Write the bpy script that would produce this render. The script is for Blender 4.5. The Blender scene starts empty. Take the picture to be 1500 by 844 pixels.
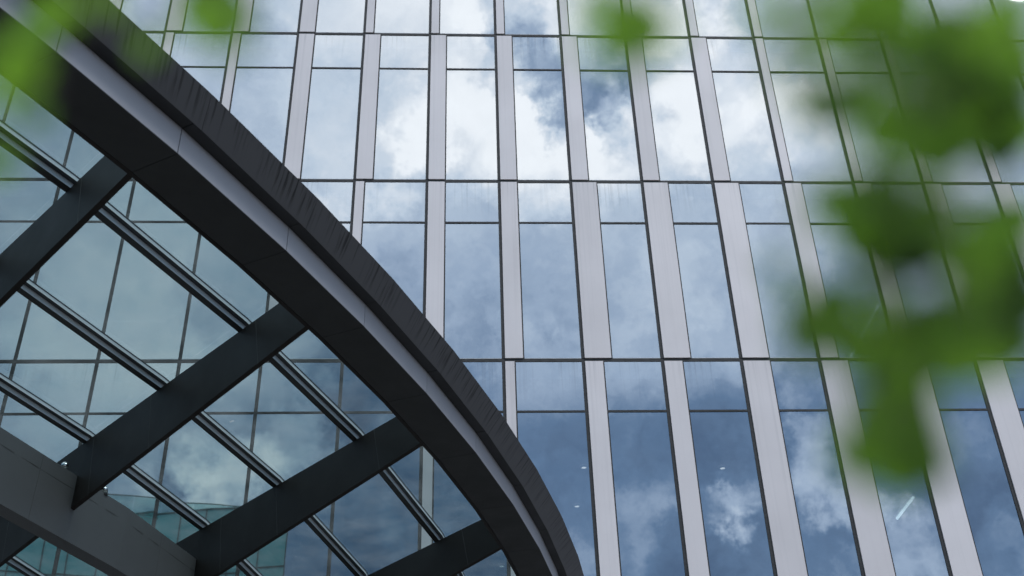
import bpy, bmesh, math, random
from mathutils import Vector, Matrix
random.seed(11)
SC = bpy.context.scene
COL = SC.collection
EYE = 1.6

# ------------------------------------------------------------------ camera
cam_d = bpy.data.cameras.new("camera")
cam = bpy.data.objects.new("camera", cam_d)
COL.objects.link(cam)
CR = Vector((0.99896233, -0.03766147, -0.0256102))
CU = Vector((-3.08452349e-04, -0.567897832, 0.823098996))
CF = Vector((0.04554309, 0.82223699, 0.56732016))
m = Matrix((CR, CU, -CF)).transposed().to_4x4()
m.translation = Vector((0, 0, EYE))
cam.matrix_world = m
cam_d.sensor_width = 36.0
cam_d.lens = 36.0 * 1701.966 / 1500.0
cam_d.clip_start = 0.02
cam_d.clip_end = 2000.0
cam_d.dof.use_dof = True
cam_d.dof.focus_distance = 14.0
cam_d.dof.aperture_fstop = 3.2
cam_d.dof.aperture_blades = 7
SC.camera = cam

# ------------------------------------------------------------------ sky, sun, exposure
SUN_EL, SUN_AZ = math.radians(49), math.radians(137)      # azimuth clockwise from +Y
CLOUDS = [[0.0102, -0.7389, 0.6738, 0.0731, 0.36], [-0.0101, -0.7114, 0.7027, 0.0366, 0.12], [0.0685, -0.7504, 0.6574, 0.064, 0.36], [0.0421, -0.7264, 0.686, 0.0274, 0.3], [0.1236, -0.75, 0.6498, 0.0567, 0.36], [0.103, -0.7326, 0.6728, 0.0229, 0.25], [-0.0351, -0.7483, 0.6625, 0.0311, 0.32], [0.1886, -0.7287, 0.6583, 0.0549, 0.36], [0.1791, -0.7028, 0.6885, 0.0366, 0.28], [0.2347, -0.7019, 0.6725, 0.0686, 0.36], [0.2775, -0.6934, 0.6649, 0.0457, 0.28], [0.0868, -0.66, 0.7462, 0.0503, 0.36], [-0.0185, -0.6674, 0.7445, 0.0731, 0.3], [0.01, -0.6726, 0.7399, 0.0274, 0.25], [0.1575, -0.6611, 0.7336, 0.0411, 0.32], [0.1933, -0.6544, 0.731, 0.0366, 0.36], [-0.0976, -0.6683, 0.7375, 0.0549, 0.2], [-0.0999, -0.7821, 0.615, 0.0201, 0.22], [-0.0654, -0.7734, 0.6305, 0.0293, 0.2], [0.0504, -0.6981, 0.7143, 0.0238, 0.22], [0.2081, -0.6706, 0.7121, 0.0366, 0.1], [0.3085, -0.6514, 0.6932, 0.1097, 0.12], [0.3237, -0.7198, 0.614, 0.1097, 0.05], [0.0283, -0.6805, 0.7322, 0.0256, -0.204], [0.0587, -0.6765, 0.7341, 0.0311, -0.204], [0.0834, -0.6808, 0.7277, 0.0238, -0.163], [0.0736, -0.7082, 0.7022, 0.0384, -0.231], [0.0828, -0.7322, 0.6761, 0.0238, -0.204], [0.0883, -0.72, 0.6883, 0.0219, -0.136], [0.1254, -0.707, 0.696, 0.0421, -0.231], [0.1318, -0.73, 0.6706, 0.0366, -0.204], [0.1632, -0.6856, 0.7094, 0.0219, -0.177], [0.0245, -0.705, 0.7088, 0.0219, -0.136], [0.1184, -0.6712, 0.7318, 0.0274, -0.136], [0.0103, -0.7712, 0.6366, 0.0549, -0.1], [-0.1648, -0.6908, 0.704, 0.1006, -0.08], [-0.0419, -0.7229, 0.6897, 0.0366, -0.06], [0.226, -0.887, 0.4027, 0.0366, 0.26], [0.2369, -0.8943, 0.3796, 0.0201, 0.22], [0.213, -0.8813, 0.4219, 0.0165, 0.14], [0.2911, -0.8608, 0.4176, 0.0421, 0.22], [0.2872, -0.844, 0.453, 0.0274, 0.1], [0.3108, -0.8713, 0.3798, 0.0219, 0.2], [0.3646, -0.8651, 0.3445, 0.0475, 0.22], [0.3395, -0.8645, 0.3706, 0.0229, 0.15], [0.1069, -0.9278, 0.3575, 0.0274, 0.12], [0.2708, -0.856, 0.4404, 0.032, -0.1], [0.3005, -0.8848, 0.3561, 0.0366, -0.08], [0.1476, -0.9083, 0.3914, 0.0366, 0.08], [-0.1874, -0.8848, 0.4266, 0.0503, 0.36], [-0.208, -0.8915, 0.4024, 0.0274, 0.25], [-0.1331, -0.8803, 0.4554, 0.0457, 0.26], [-0.2637, -0.8089, 0.5254, 0.1737, 0.1], [-0.195, -0.8257, 0.5294, 0.0329, -0.095], [-0.0642, -0.918, 0.3914, 0.0457, 0.16], [-0.2648, -0.8799, 0.3946, 0.0274, 0.3], [0.4147, -0.8096, 0.4155, 0.0549, 0.1], [-0.3175, -0.8263, 0.4652, 0.128, 0.16], [-0.3308, -0.8377, 0.4346, 0.0549, 0.14], [-0.2424, -0.84, 0.4854, 0.064, 0.12], [-0.1101, -0.898, 0.426, 0.0457, 0.12], [-0.1546, -0.8925, 0.4238, 0.0366, 0.2], [-0.0185, -0.9221, 0.3866, 0.0549, 0.08], [-0.0883, -0.8656, 0.4929, 0.0549, -0.08], [0.0161, -0.8776, 0.4792, 0.0731, -0.05], [-0.1847, -0.8853, 0.4268, 0.0457, 0.2], [-0.1663, -0.8783, 0.4482, 0.0274, 0.15], [-0.2087, -0.8833, 0.4198, 0.0274, 0.15], [0.148, -0.9014, 0.4068, 0.0731, 0.09], [0.2221, -0.8669, 0.4463, 0.064, -0.06], [0.1147, -0.8856, 0.4501, 0.064, -0.05], [0.1912, -0.9122, 0.3624, 0.0549, -0.06], [0.2571, -0.8901, 0.3764, 0.0366, -0.07], [0.3923, -0.8456, 0.362, 0.0549, -0.06], [-0.0998, -0.8618, 0.4974, 0.0549, -0.06], [0.1902, -0.8007, 0.5681, 0.1371, 0.03], [0.0279, -0.8254, 0.5638, 0.0823, -0.05], [0.2238, -0.8015, 0.5545, 0.0914, 0.03]]
world = bpy.data.worlds.new("World")
SC.world = world
world.use_nodes = True
NT = world.node_tree
NT.nodes.clear()

def nn(nt, t, **kw):
    n = nt.nodes.new(t)
    for k, v in kw.items():
        setattr(n, k, v)
    return n

def math_n(nt, op, a, b=None, clamp=False):
    n = nn(nt, "ShaderNodeMath", operation=op, use_clamp=clamp)
    for i, v in enumerate((a, b)):
        if v is None:
            continue
        if isinstance(v, (int, float)):
            n.inputs[i].default_value = v
        else:
            nt.links.new(v, n.inputs[i])
    return n.outputs[0]

def ramp(nt, fac, stops, interp="LINEAR"):
    n = nn(nt, "ShaderNodeValToRGB")
    cr = n.color_ramp
    cr.interpolation = interp
    while len(cr.elements) < len(stops):
        cr.elements.new(0.5)
    for e, (p, c) in zip(cr.elements, stops):
        e.position = p
        e.color = (c, c, c, 1) if isinstance(c, (int, float)) else (*c, 1)
    nt.links.new(fac, n.inputs[0])
    return n.outputs[0]

def lin(r, g, b, k=1.0):
    f = lambda v: ((v / 255 + 0.055) / 1.055) ** 2.4 if v > 10 else v / 255 / 12.92
    return (f(r) * k, f(g) * k, f(b) * k)

def build_sky():
    nt = NT
    L = nt.links.new
    sky = nn(nt, "ShaderNodeTexSky", sky_type="NISHITA", sun_disc=False)
    sky.sun_elevation = SUN_EL
    sky.sun_rotation = SUN_AZ
    geo = nn(nt, "ShaderNodeTexCoord")
    norm = nn(nt, "ShaderNodeVectorMath", operation="NORMALIZE")
    L(geo.outputs["Generated"], norm.inputs[0])
    D = norm.outputs[0]
    sep = nn(nt, "ShaderNodeSeparateXYZ")
    L(D, sep.inputs[0])
    # wispy displacement of the cloud field
    nz = nn(nt, "ShaderNodeTexNoise", noise_dimensions="3D")
    nz.inputs["Scale"].default_value = 17
    nz.inputs["Detail"].default_value = 11
    nz.inputs["Roughness"].default_value = 0.66
    L(D, nz.inputs["Vector"])
    sub = nn(nt, "ShaderNodeVectorMath", operation="SUBTRACT")
    L(nz.outputs["Color"], sub.inputs[0])
    sub.inputs[1].default_value = (0.5, 0.5, 0.5)
    sc = nn(nt, "ShaderNodeVectorMath", operation="SCALE")
    L(sub.outputs[0], sc.inputs[0])
    sc.inputs["Scale"].default_value = 0.135
    add = nn(nt, "ShaderNodeVectorMath", operation="ADD")
    L(D, add.inputs[0]); L(sc.outputs[0], add.inputs[1])
    P = add.outputs[0]
    tot = None
    for x, y, z, r, w in CLOUDS:
        ds = nn(nt, "ShaderNodeVectorMath", operation="DISTANCE")
        L(P, ds.inputs[0]); ds.inputs[1].default_value = (x, y, z)
        mr = nn(nt, "ShaderNodeMapRange", interpolation_type="SMOOTHSTEP")
        mr.inputs["From Min"].default_value = r * 1.12
        mr.inputs["From Max"].default_value = r * 0.12
        mr.inputs["To Min"].default_value = 0
        mr.inputs["To Max"].default_value = w
        L(ds.outputs["Value"], mr.inputs["Value"])
        tot = mr.outputs[0] if tot is None else math_n(nt, "ADD", tot, mr.outputs[0])
    # general cover by height in the sky
    base = ramp(nt, sep.outputs["Z"], [(0.0, .10), (0.10, .42), (0.22, .50), (0.33, .17), (0.40, .17), (0.458, .24), (0.497, .41), (0.56, .46), (0.63, .50), (0.69, .58), (0.76, .66), (0.82, .85), (1.0, .9)])
    f1 = nn(nt, "ShaderNodeTexNoise", noise_dimensions="3D")
    f1.inputs["Scale"].default_value = 5.5
    f1.inputs["Detail"].default_value = 10
    f1.inputs["Roughness"].default_value = 0.58
    f1.inputs["Distortion"].default_value = 0.35
    L(P, f1.inputs["Vector"])
    f2 = nn(nt, "ShaderNodeTexNoise", noise_dimensions="3D")
    f2.inputs["Scale"].default_value = 24
    f2.inputs["Detail"].default_value = 6
    L(P, f2.inputs["Vector"])
    n1 = math_n(nt, "MULTIPLY", math_n(nt, "SUBTRACT", f1.outputs["Fac"], 0.5), 0.76)
    n2 = math_n(nt, "MULTIPLY", math_n(nt, "SUBTRACT", f2.outputs["Fac"], 0.5), 0.16)
    v = math_n(nt, "ADD", base, tot)
    v = math_n(nt, "ADD", v, n1)
    v = math_n(nt, "ADD", v, n2, )
    v = math_n(nt, "ADD", v, 0.0, True)
    K = 10.0 / 0.31
    col = ramp(nt, v, [(0.0, lin(52, 72, 100, K)), (0.22, lin(86, 111, 141, K)), (0.42, lin(146, 163, 185, K)), (0.62, lin(186, 198, 212, K)), (0.80, lin(210, 216, 224, K)), (1.0, lin(236, 238, 241, K))])
    mix = nn(nt, "ShaderNodeMix", data_type="RGBA")
    mix.inputs[0].default_value = 0.08
    L(col, mix.inputs[6]); L(sky.outputs[0], mix.inputs[7])
    bg = nn(nt, "ShaderNodeBackground")
    bg.inputs[1].default_value = 0.1
    L(mix.outputs[2], bg.inputs[0])
    out = nn(nt, "ShaderNodeOutputWorld")
    L(bg.outputs[0], out.inputs[0])
build_sky()

sun_d = bpy.data.lights.new("sun", "SUN")
sun_d.energy = 1.5
sun_d.angle = math.radians(16)
sun_d.color = (1.0, 0.965, 0.92)
sun = bpy.data.objects.new("sun", sun_d)
COL.objects.link(sun)
sd = Vector((math.sin(SUN_AZ) * math.cos(SUN_EL), math.cos(SUN_AZ) * math.cos(SUN_EL), math.sin(SUN_EL)))
sun.rotation_euler = sd.to_track_quat("Z", "Y").to_euler()
sun.location = sd * 60

SC.view_settings.view_transform = "Standard"
SC.view_settings.look = "None"
SC.view_settings.exposure = 0.0
SC.view_settings.gamma = 1.0
SC.view_settings.use_curve_mapping = False
SC.render.engine = "CYCLES"
SC.cycles.use_denoising = True
SC.cycles.max_bounces = 10
SC.cycles.transparent_max_bounces = 20
SC.cycles.caustics_reflective = False
SC.cycles.caustics_refractive = False

# ------------------------------------------------------------------ helpers
class MB:
    """collects polygons of one mesh, with a material slot per face"""
    def __init__(self):
        self.v, self.f, self.mi, self.uv = [], [], [], []
    def quad(self, pts, mi=0, uv=None):
        n = len(self.v)
        self.v += [tuple(p) for p in pts]
        self.f.append(tuple(range(n, n + len(pts))))
        self.mi.append(mi)
        self.uv.append(uv or [(0, 0)] * len(pts))
    def box(self, x0, x1, y0, y1, z0, z1, mi=0):
        p = [(x, y, z) for x in (x0, x1) for y in (y0, y1) for z in (z0, z1)]
        for q in ((0, 1, 3, 2), (4, 6, 7, 5), (0, 4, 5, 1), (2, 3, 7, 6), (0, 2, 6, 4), (1, 5, 7, 3)):
            self.quad([p[i] for i in q], mi)
    def hexa(self, b, t, mi=0):
        """b, t: four bottom and four top points in the same order"""
        self.quad(b[::-1], mi); self.quad(t, mi)
        for i in range(4):
            j = (i + 1) % 4
            self.quad([b[i], b[j], t[j], t[i]], mi)
    def loft(self, A, B, mi=0, uv=False):
        """closed profile A to closed profile B, with end caps"""
        n = len(A)
        for i in range(n):
            j = (i + 1) % n
            self.quad([A[i], B[i], B[j], A[j]], mi)
        self.quad(A[::-1], mi); self.quad(B, mi)
    def tube(self, pts, rad, seg=6, mi=0):
        rings = []
        for i, p in enumerate(pts):
            p = Vector(p)
            d = Vector(pts[min(i + 1, len(pts) - 1)]) - Vector(pts[max(i - 1, 0)])
            d.normalize()
            u = d.orthogonal().normalized(); w = d.cross(u)
            r = rad[i] if isinstance(rad, (list, tuple)) else rad
            rings.append([p + (u * math.cos(2 * math.pi * k / seg) + w * math.sin(2 * math.pi * k / seg)) * r for k in range(seg)])
        for A, B in zip(rings, rings[1:]):
            for k in range(seg):
                j = (k + 1) % seg
                self.quad([A[k], A[j], B[j], B[k]], mi)
        self.quad(rings[0][::-1], mi); self.quad(rings[-1], mi)
    def build(self, name, mats, parent=None, weld=False, smooth=False, bevel=0.0):
        me = bpy.data.meshes.new(name)
        me.from_pydata(self.v, [], self.f)
        for mt in (mats if isinstance(mats, (list, tuple)) else [mats]):
            me.materials.append(mt)
        me.polygons.foreach_set("material_index", self.mi)
        uvl = me.uv_layers.new(name="UVMap")
        flat = [c for u in self.uv for q in u for c in q]
        uvl.data.foreach_set("uv", flat)
        bm = bmesh.new(); bm.from_mesh(me)
        if weld:
            bmesh.ops.remove_doubles(bm, verts=bm.verts, dist=1e-5)
            bmesh.ops.recalc_face_normals(bm, faces=bm.faces)
        bm.to_mesh(me); bm.free()
        if smooth:
            me.polygons.foreach_set("use_smooth", [True] * len(me.polygons))
        me.update()
        o = bpy.data.objects.new(name, me)
        COL.objects.link(o)
        if bevel:
            b = o.modifiers.new("bevel", "BEVEL"); b.width = bevel; b.segments = 2; b.limit_method = "ANGLE"
        if parent:
            o.parent = parent
        return o

def tag(o, label=None, cat=None, group=None, kind=None):
    for k, v in (("label", label), ("category", cat), ("group", group), ("kind", kind)):
        if v:
            o[k] = v
    return o

def thing(name, loc=(0, 0, 0)):
    o = bpy.data.objects.new(name, None)
    o.empty_display_size = 0.3
    COL.objects.link(o); o.location = loc
    return o

def new_mat(name):
    mt = bpy.data.materials.new(name); mt.use_nodes = True
    nt = mt.node_tree
    bs = nt.nodes["Principled BSDF"]
    return mt, nt, bs

def paint(name, col, rough=0.45, var=0.15, scale=1.5, stretch=(1, 1, 1), metallic=0.0, bump=0.0, spec=0.5, coord="Object"):
    mt, nt, bs = new_mat(name)
    L = nt.links.new
    tc = nn(nt, "ShaderNodeTexCoord"); mp = nn(nt, "ShaderNodeMapping")
    mp.inputs["Scale"].default_value = stretch
    L(tc.outputs[coord], mp.inputs[0])
    nz = nn(nt, "ShaderNodeTexNoise"); nz.inputs["Scale"].default_value = scale
    nz.inputs["Detail"].default_value = 6; nz.inputs["Roughness"].default_value = 0.6
    L(mp.outputs[0], nz.inputs["Vector"])
    lo = tuple(c * (1 - var) for c in col); hi = tuple(min(1, c * (1 + var)) for c in col)
    L(ramp(nt, nz.outputs["Fac"], [(0.3, lo), (0.7, hi)]), bs.inputs["Base Color"])
    L(ramp(nt, nz.outputs["Fac"], [(0.3, min(1, rough * 1.15)), (0.7, rough * 0.88)]), bs.inputs["Roughness"])
    bs.inputs["Metallic"].default_value = metallic
    bs.inputs["Specular IOR Level"].default_value = spec
    if bump:
        b = nn(nt, "ShaderNodeBump"); b.inputs["Strength"].default_value = bump; b.inputs["Distance"].default_value = 0.01
        L(nz.outputs["Fac"], b.inputs["Height"]); L(b.outputs[0], bs.inputs["Normal"])
    return mt

# ------------------------------------------------------------------ facade measures
FY = 18.683                                  # front plane of the facade
BAY, X0 = 1.5, 0.8322
STO, Z0, TRAN = 4.3521, 19.951 + EYE, 1.0878   # storey height, slab line under the top storey seen
def slab(k):                                  # k = 0 above, growing downwards
    return Z0 - k * STO

# ------------------------------------------------------------------ materials
M = {}
def facade_glass():
    mt = bpy.data.materials.new("coated_glass"); mt.use_nodes = True
    nt = mt.node_tree; nt.nodes.clear(); L = nt.links.new
    tc = nn(nt, "ShaderNodeTexCoord")
    sep = nn(nt, "ShaderNodeSeparateXYZ"); L(tc.outputs["Object"], sep.inputs[0])
    # 0 under a slab joint, 1 at the next joint below
    fr = math_n(nt, "FRACT", math_n(nt, "DIVIDE", math_n(nt, "SUBTRACT", Z0 + 10 * STO, sep.outputs["Z"]), STO))
    mp = nn(nt, "ShaderNodeMapping"); mp.inputs["Scale"].default_value = (16, 1, 0.35)
    L(tc.outputs["Object"], mp.inputs[0])
    st = nn(nt, "ShaderNodeTexNoise"); st.inputs["Scale"].default_value = 1.0; st.inputs["Detail"].default_value = 5
    L(mp.outputs[0], st.inputs["Vector"])
    drip = ramp(nt, st.outputs["Fac"], [(0.54, 0.0), (0.72, 1.0)])
    fade = ramp(nt, fr, [(0.0, 1.0), (0.05, 0.7), (0.22, 0.0)])
    pz = nn(nt, "ShaderNodeTexNoise"); pz.inputs["Scale"].default_value = 0.55; pz.inputs["Detail"].default_value = 2
    L(tc.outputs["Object"], pz.inputs["Vector"])
    patch = ramp(nt, pz.outputs["Fac"], [(0.40, 0.03), (0.64, 0.34)])
    dm = math_n(nt, "MULTIPLY", math_n(nt, "MULTIPLY", drip, fade), patch)
    # faint film of dust all over
    nz = nn(nt, "ShaderNodeTexNoise"); nz.inputs["Scale"].default_value = 0.9; nz.inputs["Detail"].default_value = 7
    L(tc.outputs["Object"], nz.inputs["Vector"])
    dust = ramp(nt, nz.outputs["Fac"], [(0.35, 0.02), (0.75, 0.09)])
    bz = nn(nt, "ShaderNodeTexNoise"); bz.inputs["Scale"].default_value = 0.8; bz.inputs["Detail"].default_value = 1
    L(tc.outputs["Object"], bz.inputs["Vector"])
    bp = nn(nt, "ShaderNodeBump"); bp.inputs["Strength"].default_value = 0.06; bp.inputs["Distance"].default_value = 0.02
    L(bz.outputs["Fac"], bp.inputs["Height"])
    gl = nn(nt, "ShaderNodeBsdfGlossy"); gl.inputs["Roughness"].default_value = 0.012
    gl.inputs["Color"].default_value = (0.93, 0.97, 1.0, 1)
    L(bp.outputs[0], gl.inputs["Normal"])
    tr = nn(nt, "ShaderNodeBsdfTransparent"); tr.inputs["Color"].default_value = (0.34, 0.40, 0.44, 1)
    mx = nn(nt, "ShaderNodeMixShader"); mx.inputs[0].default_value = 0.37
    L(tr.outputs[0], mx.inputs[1]); L(gl.outputs[0], mx.inputs[2])
    df = nn(nt, "ShaderNodeBsdfDiffuse"); df.inputs["Color"].default_value = (0.30, 0.31, 0.33, 1)
    m2 = nn(nt, "ShaderNodeMixShader"); L(dust, m2.inputs[0]); L(mx.outputs[0], m2.inputs[1]); L(df.outputs[0], m2.inputs[2])
    dd = nn(nt, "ShaderNodeBsdfDiffuse"); dd.inputs["Color"].default_value = (0.12, 0.13, 0.14, 1)
    m3 = nn(nt, "ShaderNodeMixShader"); L(dm, m3.inputs[0]); L(m2.outputs[0], m3.inputs[1]); L(dd.outputs[0], m3.inputs[2])
    out = nn(nt, "ShaderNodeOutputMaterial"); L(m3.outputs[0], out.inputs[0])
    return mt

def roof_glass():
    mt = bpy.data.materials.new("tinted_roof_glass"); mt.use_nodes = True
    nt = mt.node_tree; nt.nodes.clear(); L = nt.links.new
    tc = nn(nt, "ShaderNodeTexCoord")
    nz = nn(nt, "ShaderNodeTexNoise"); nz.inputs["Scale"].default_value = 2.2; nz.inputs["Detail"].default_value = 9; nz.inputs["Roughness"].default_value = 0.65
    L(tc.outputs["Object"], nz.inputs["Vector"])
    sp = nn(nt, "ShaderNodeTexNoise"); sp.inputs["Scale"].default_value = 9; sp.inputs["Detail"].default_value = 2
    L(tc.outputs["Object"], sp.inputs["Vector"])
    tr = nn(nt, "ShaderNodeBsdfTransparent"); tr.inputs["Color"].default_value = (0.42, 0.53, 0.53, 1)
    gl = nn(nt, "ShaderNodeBsdfGlossy"); gl.inputs["Roughness"].default_value = 0.02
    mx = nn(nt, "ShaderNodeMixShader"); mx.inputs[0].default_value = 0.05
    L(tr.outputs[0], mx.inputs[1]); L(gl.outputs[0], mx.inputs[2])
    tl = nn(nt, "ShaderNodeBsdfTranslucent"); tl.inputs["Color"].default_value = (0.30, 0.33, 0.33, 1)
    dirt = ramp(nt, nz.outputs["Fac"], [(0.38, 0.02), (0.74, 0.17)])
    spots = ramp(nt, sp.outputs["Fac"], [(0.76, 0.0), (0.79, 0.45)])
    fac = math_n(nt, "MAXIMUM", dirt, spots)
    m2 = nn(nt, "ShaderNodeMixShader"); L(fac, m2.inputs[0]); L(mx.outputs[0], m2.inputs[1]); L(tl.outputs[0], m2.inputs[2])
    out = nn(nt, "ShaderNodeOutputMaterial"); L(m2.outputs[0], out.inputs[0])
    return mt

def streaked_paint(name, col, dark):
    """UV: u along the edge in metres, v from 0 at the top edge to 1 at the bottom edge"""
    mt, nt, bs = new_mat(name); L = nt.links.new
    tc = nn(nt, "ShaderNodeTexCoord"); mp = nn(nt, "ShaderNodeMapping"); mp.inputs["Scale"].default_value = (34, 0.45, 1)
    L(tc.outputs["UV"], mp.inputs[0])
    nz = nn(nt, "ShaderNodeTexNoise"); nz.inputs["Scale"].default_value = 1.0; nz.inputs["Detail"].default_value = 4
    L(mp.outputs[0], nz.inputs["Vector"])
    m2 = nn(nt, "ShaderNodeMapping"); m2.inputs["Scale"].default_value = (1.7, 0.0, 1); L(tc.outputs["UV"], m2.inputs[0])
    n2 = nn(nt, "ShaderNodeTexNoise"); n2.inputs["Scale"].default_value = 1.0; n2.inputs["Detail"].default_value = 3
    L(m2.outputs[0], n2.inputs["Vector"])
    sep = nn(nt, "ShaderNodeSeparateXYZ"); L(tc.outputs["UV"], sep.inputs[0])
    fade = ramp(nt, sep.outputs["Y"], [(0.0, 1.0), (0.45, 0.85), (1.0, 0.0)])
    amt = math_n(nt, "MULTIPLY", ramp(nt, n2.outputs["Fac"], [(0.34, 0.2), (0.58, 1.0)]), fade)
    s = math_n(nt, "MULTIPLY", ramp(nt, nz.outputs["Fac"], [(0.50, 0.0), (0.61, 1.0)]), amt, True)
    mx = nn(nt, "ShaderNodeMix", data_type="RGBA"); L(s, mx.inputs[0])
    mx.inputs[6].default_value = (*col, 1); mx.inputs[7].default_value = (*dark, 1)
    L(mx.outputs[2], bs.inputs["Base Color"])
    bs.inputs["Roughness"].default_value = 0.5
    bs.inputs["Specular IOR Level"].default_value = 0.35
    return mt

def panel_paint(name, col):
    """light cladding: faint vertical rain marks under each slab joint"""
    mt, nt, bs = new_mat(name); L = nt.links.new
    tc = nn(nt, "ShaderNodeTexCoord")
    sep = nn(nt, "ShaderNodeSeparateXYZ"); L(tc.outputs["Object"], sep.inputs[0])
    fr = math_n(nt, "FRACT", math_n(nt, "DIVIDE", math_n(nt, "SUBTRACT", Z0 + 10 * STO, sep.outputs["Z"]), STO))
    mp = nn(nt, "ShaderNodeMapping"); mp.inputs["Scale"].default_value = (22, 1, 0.22); L(tc.outputs["Object"], mp.inputs[0])
    st = nn(nt, "ShaderNodeTexNoise"); st.inputs["Scale"].default_value = 1.0; st.inputs["Detail"].default_value = 4
    L(mp.outputs[0], st.inputs["Vector"])
    drip = ramp(nt, st.outputs["Fac"], [(0.52, 0.0), (0.7, 1.0)])
    fade = ramp(nt, fr, [(0.0, 1.0), (0.10, 0.45), (1.0, 0.14)])
    s = math_n(nt, "MULTIPLY", math_n(nt, "MULTIPLY", drip, fade), 0.36)
    nz = nn(nt, "ShaderNodeTexNoise"); nz.inputs["Scale"].default_value = 0.7; nz.inputs["Detail"].default_value = 8
    L(tc.outputs["Object"], nz.inputs["Vector"])
    base = ramp(nt, nz.outputs["Fac"], [(0.3, tuple(c * 0.94 for c in col)), (0.7, tuple(c * 1.05 for c in col))])
    mx = nn(nt, "ShaderNodeMix", data_type="RGBA"); L(s, mx.inputs[0]); L(base, mx.inputs[6])
    mx.inputs[7].default_value = (0.22, 0.215, 0.22, 1)
    oi = nn(nt, "ShaderNodeObjectInfo")
    hv = nn(nt, "ShaderNodeHueSaturation"); L(mx.outputs[2], hv.inputs["Color"])
    L(ramp(nt, oi.outputs["Random"], [(0.0, 0.93), (1.0, 1.05)]), hv.inputs["Value"])
    L(hv.outputs[0], bs.inputs["Base Color"])
    bs.inputs["Roughness"].default_value = 0.42; bs.inputs["Specular IOR Level"].default_value = 0.4
    return mt

def lamp_mat(name, col, s):
    mt, nt, bs = new_mat(name)
    bs.inputs["Emission Color"].default_value = (*col, 1); bs.inputs["Emission Strength"].default_value = s
    return mt

def leaf_mat(name, col, tcol, var):
    mt = bpy.data.materials.new(name); mt.use_nodes = True
    nt = mt.node_tree; nt.nodes.clear(); L = nt.links.new
    tc = nn(nt, "ShaderNodeTexCoord")
    nz = nn(nt, "ShaderNodeTexNoise"); nz.inputs["Scale"].default_value = 60; nz.inputs["Detail"].default_value = 4
    L(tc.outputs["Object"], nz.inputs["Vector"])
    c = ramp(nt, nz.outputs["Fac"], [(0.3, tuple(v * (1 - var) for v in col)), (0.7, tuple(v * (1 + var) for v in col))])
    bs = nn(nt, "ShaderNodeBsdfPrincipled"); L(c, bs.inputs["Base Color"]); bs.inputs["Roughness"].default_value = 0.5
    tl = nn(nt, "ShaderNodeBsdfTranslucent"); tl.inputs["Color"].default_value = (*tcol, 1)
    mx = nn(nt, "ShaderNodeMixShader"); mx.inputs[0].default_value = 0.6
    L(bs.outputs[0], mx.inputs[1]); L(tl.outputs[0], mx.inputs[2])
    out = nn(nt, "ShaderNodeOutputMaterial"); L(mx.outputs[0], out.inputs[0])
    return mt

M["glass"] = facade_glass()
M["roof_glass"] = roof_glass()
M["panel"] = panel_paint("light_cladding", (0.535, 0.492, 0.492))
M["joint"] = paint("dark_joint", (0.007, 0.008, 0.009), 0.7, 0.3, 12, (1, 1, 3))
M["joint_pale"] = paint("pale_sill", (0.36, 0.37, 0.39), 0.4, 0.1, 6)
M["inside"] = paint("interior_plaster", (0.10, 0.105, 0.11), 0.8, 0.15, 0.8)
M["concrete"] = paint("concrete_slab", (0.16, 0.16, 0.165), 0.8, 0.2, 0.8)
M["fascia"] = streaked_paint("streaked_fascia_paint", (0.125, 0.126, 0.134), (0.028, 0.028, 0.030))
M["soffit"] = paint("black_soffit_paint", (0.020, 0.020, 0.0205), 0.55, 0.2, 1.4)
M["band"] = paint("grey_side_paint", (0.315, 0.305, 0.315), 0.42, 0.06, 1.2)
M["beam"] = paint("dark_beam_paint", (0.0235, 0.0200, 0.0185), 0.55, 0.25, 0.9, spec=0.15)
M["inner"] = paint("inner_beam_paint", (0.105, 0.104, 0.108), 0.5, 0.12, 0.8)
M["seam"] = paint("seam_line", (0.085, 0.08, 0.08), 0.6, 0.2, 5)
M["bar_dark"] = paint("bar_shade_tone", (0.035, 0.038, 0.04), 0.4, 0.2, 2)
M["bar_side"] = paint("bar_lit_tone", (0.60, 0.62, 0.63), 0.38, 0.1, 2)  # pale tone, sky light painted into the side faces of the bars
M["steel"] = paint("polished_steel", (0.55, 0.56, 0.58), 0.18, 0.05, 4, metallic=1.0)

def attach(o, root):
    o.parent = root
    o.matrix_parent_inverse = Matrix.Translation(-root.location)
    return o

# ------------------------------------------------------------------ ground
g = MB(); g.quad([(-600, -600, 0), (600, -600, 0), (600, 600, 0), (-600, 600, 0)])
M["paving"] = paint("plaza_paving", (0.13, 0.127, 0.123), 0.8, 0.2, 0.6)
tag(g.build("ground", M["paving"]), kind="structure")

# ------------------------------------------------------------------ office building
office = thing("office_building", (0, FY, 0))
tag(office, "tall office building with tall glass panes between pale lilac grey cladding strips", "building")
S, MD, W_ = 0.145, 0.255, 0.365
STRIP = {}                                   # width of the cladding strip as a share of the bay, per storey row and bay
def strip(row, j):
    if row <= 1:
        return MD if j <= -3 else (S if j <= 4 else 0.0)
    if row == 2:
        return 0.0 if j <= -6 else (S if j <= -4 else (MD if j <= 3 else (S if j <= 7 else 0.0)))
    if row == 3:
        return 0.0 if j <= -4 else (S if j <= -2 else (MD if j <= 0 else (W_ if j <= 3 else MD)))
    if row == 4:
        return 0.0 if j <= -2 else (S if j <= 0 else (MD if j <= 2 else W_))
    return 0.0 if j <= -1 else (S if j <= 1 else (MD if j <= 3 else W_))

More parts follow.
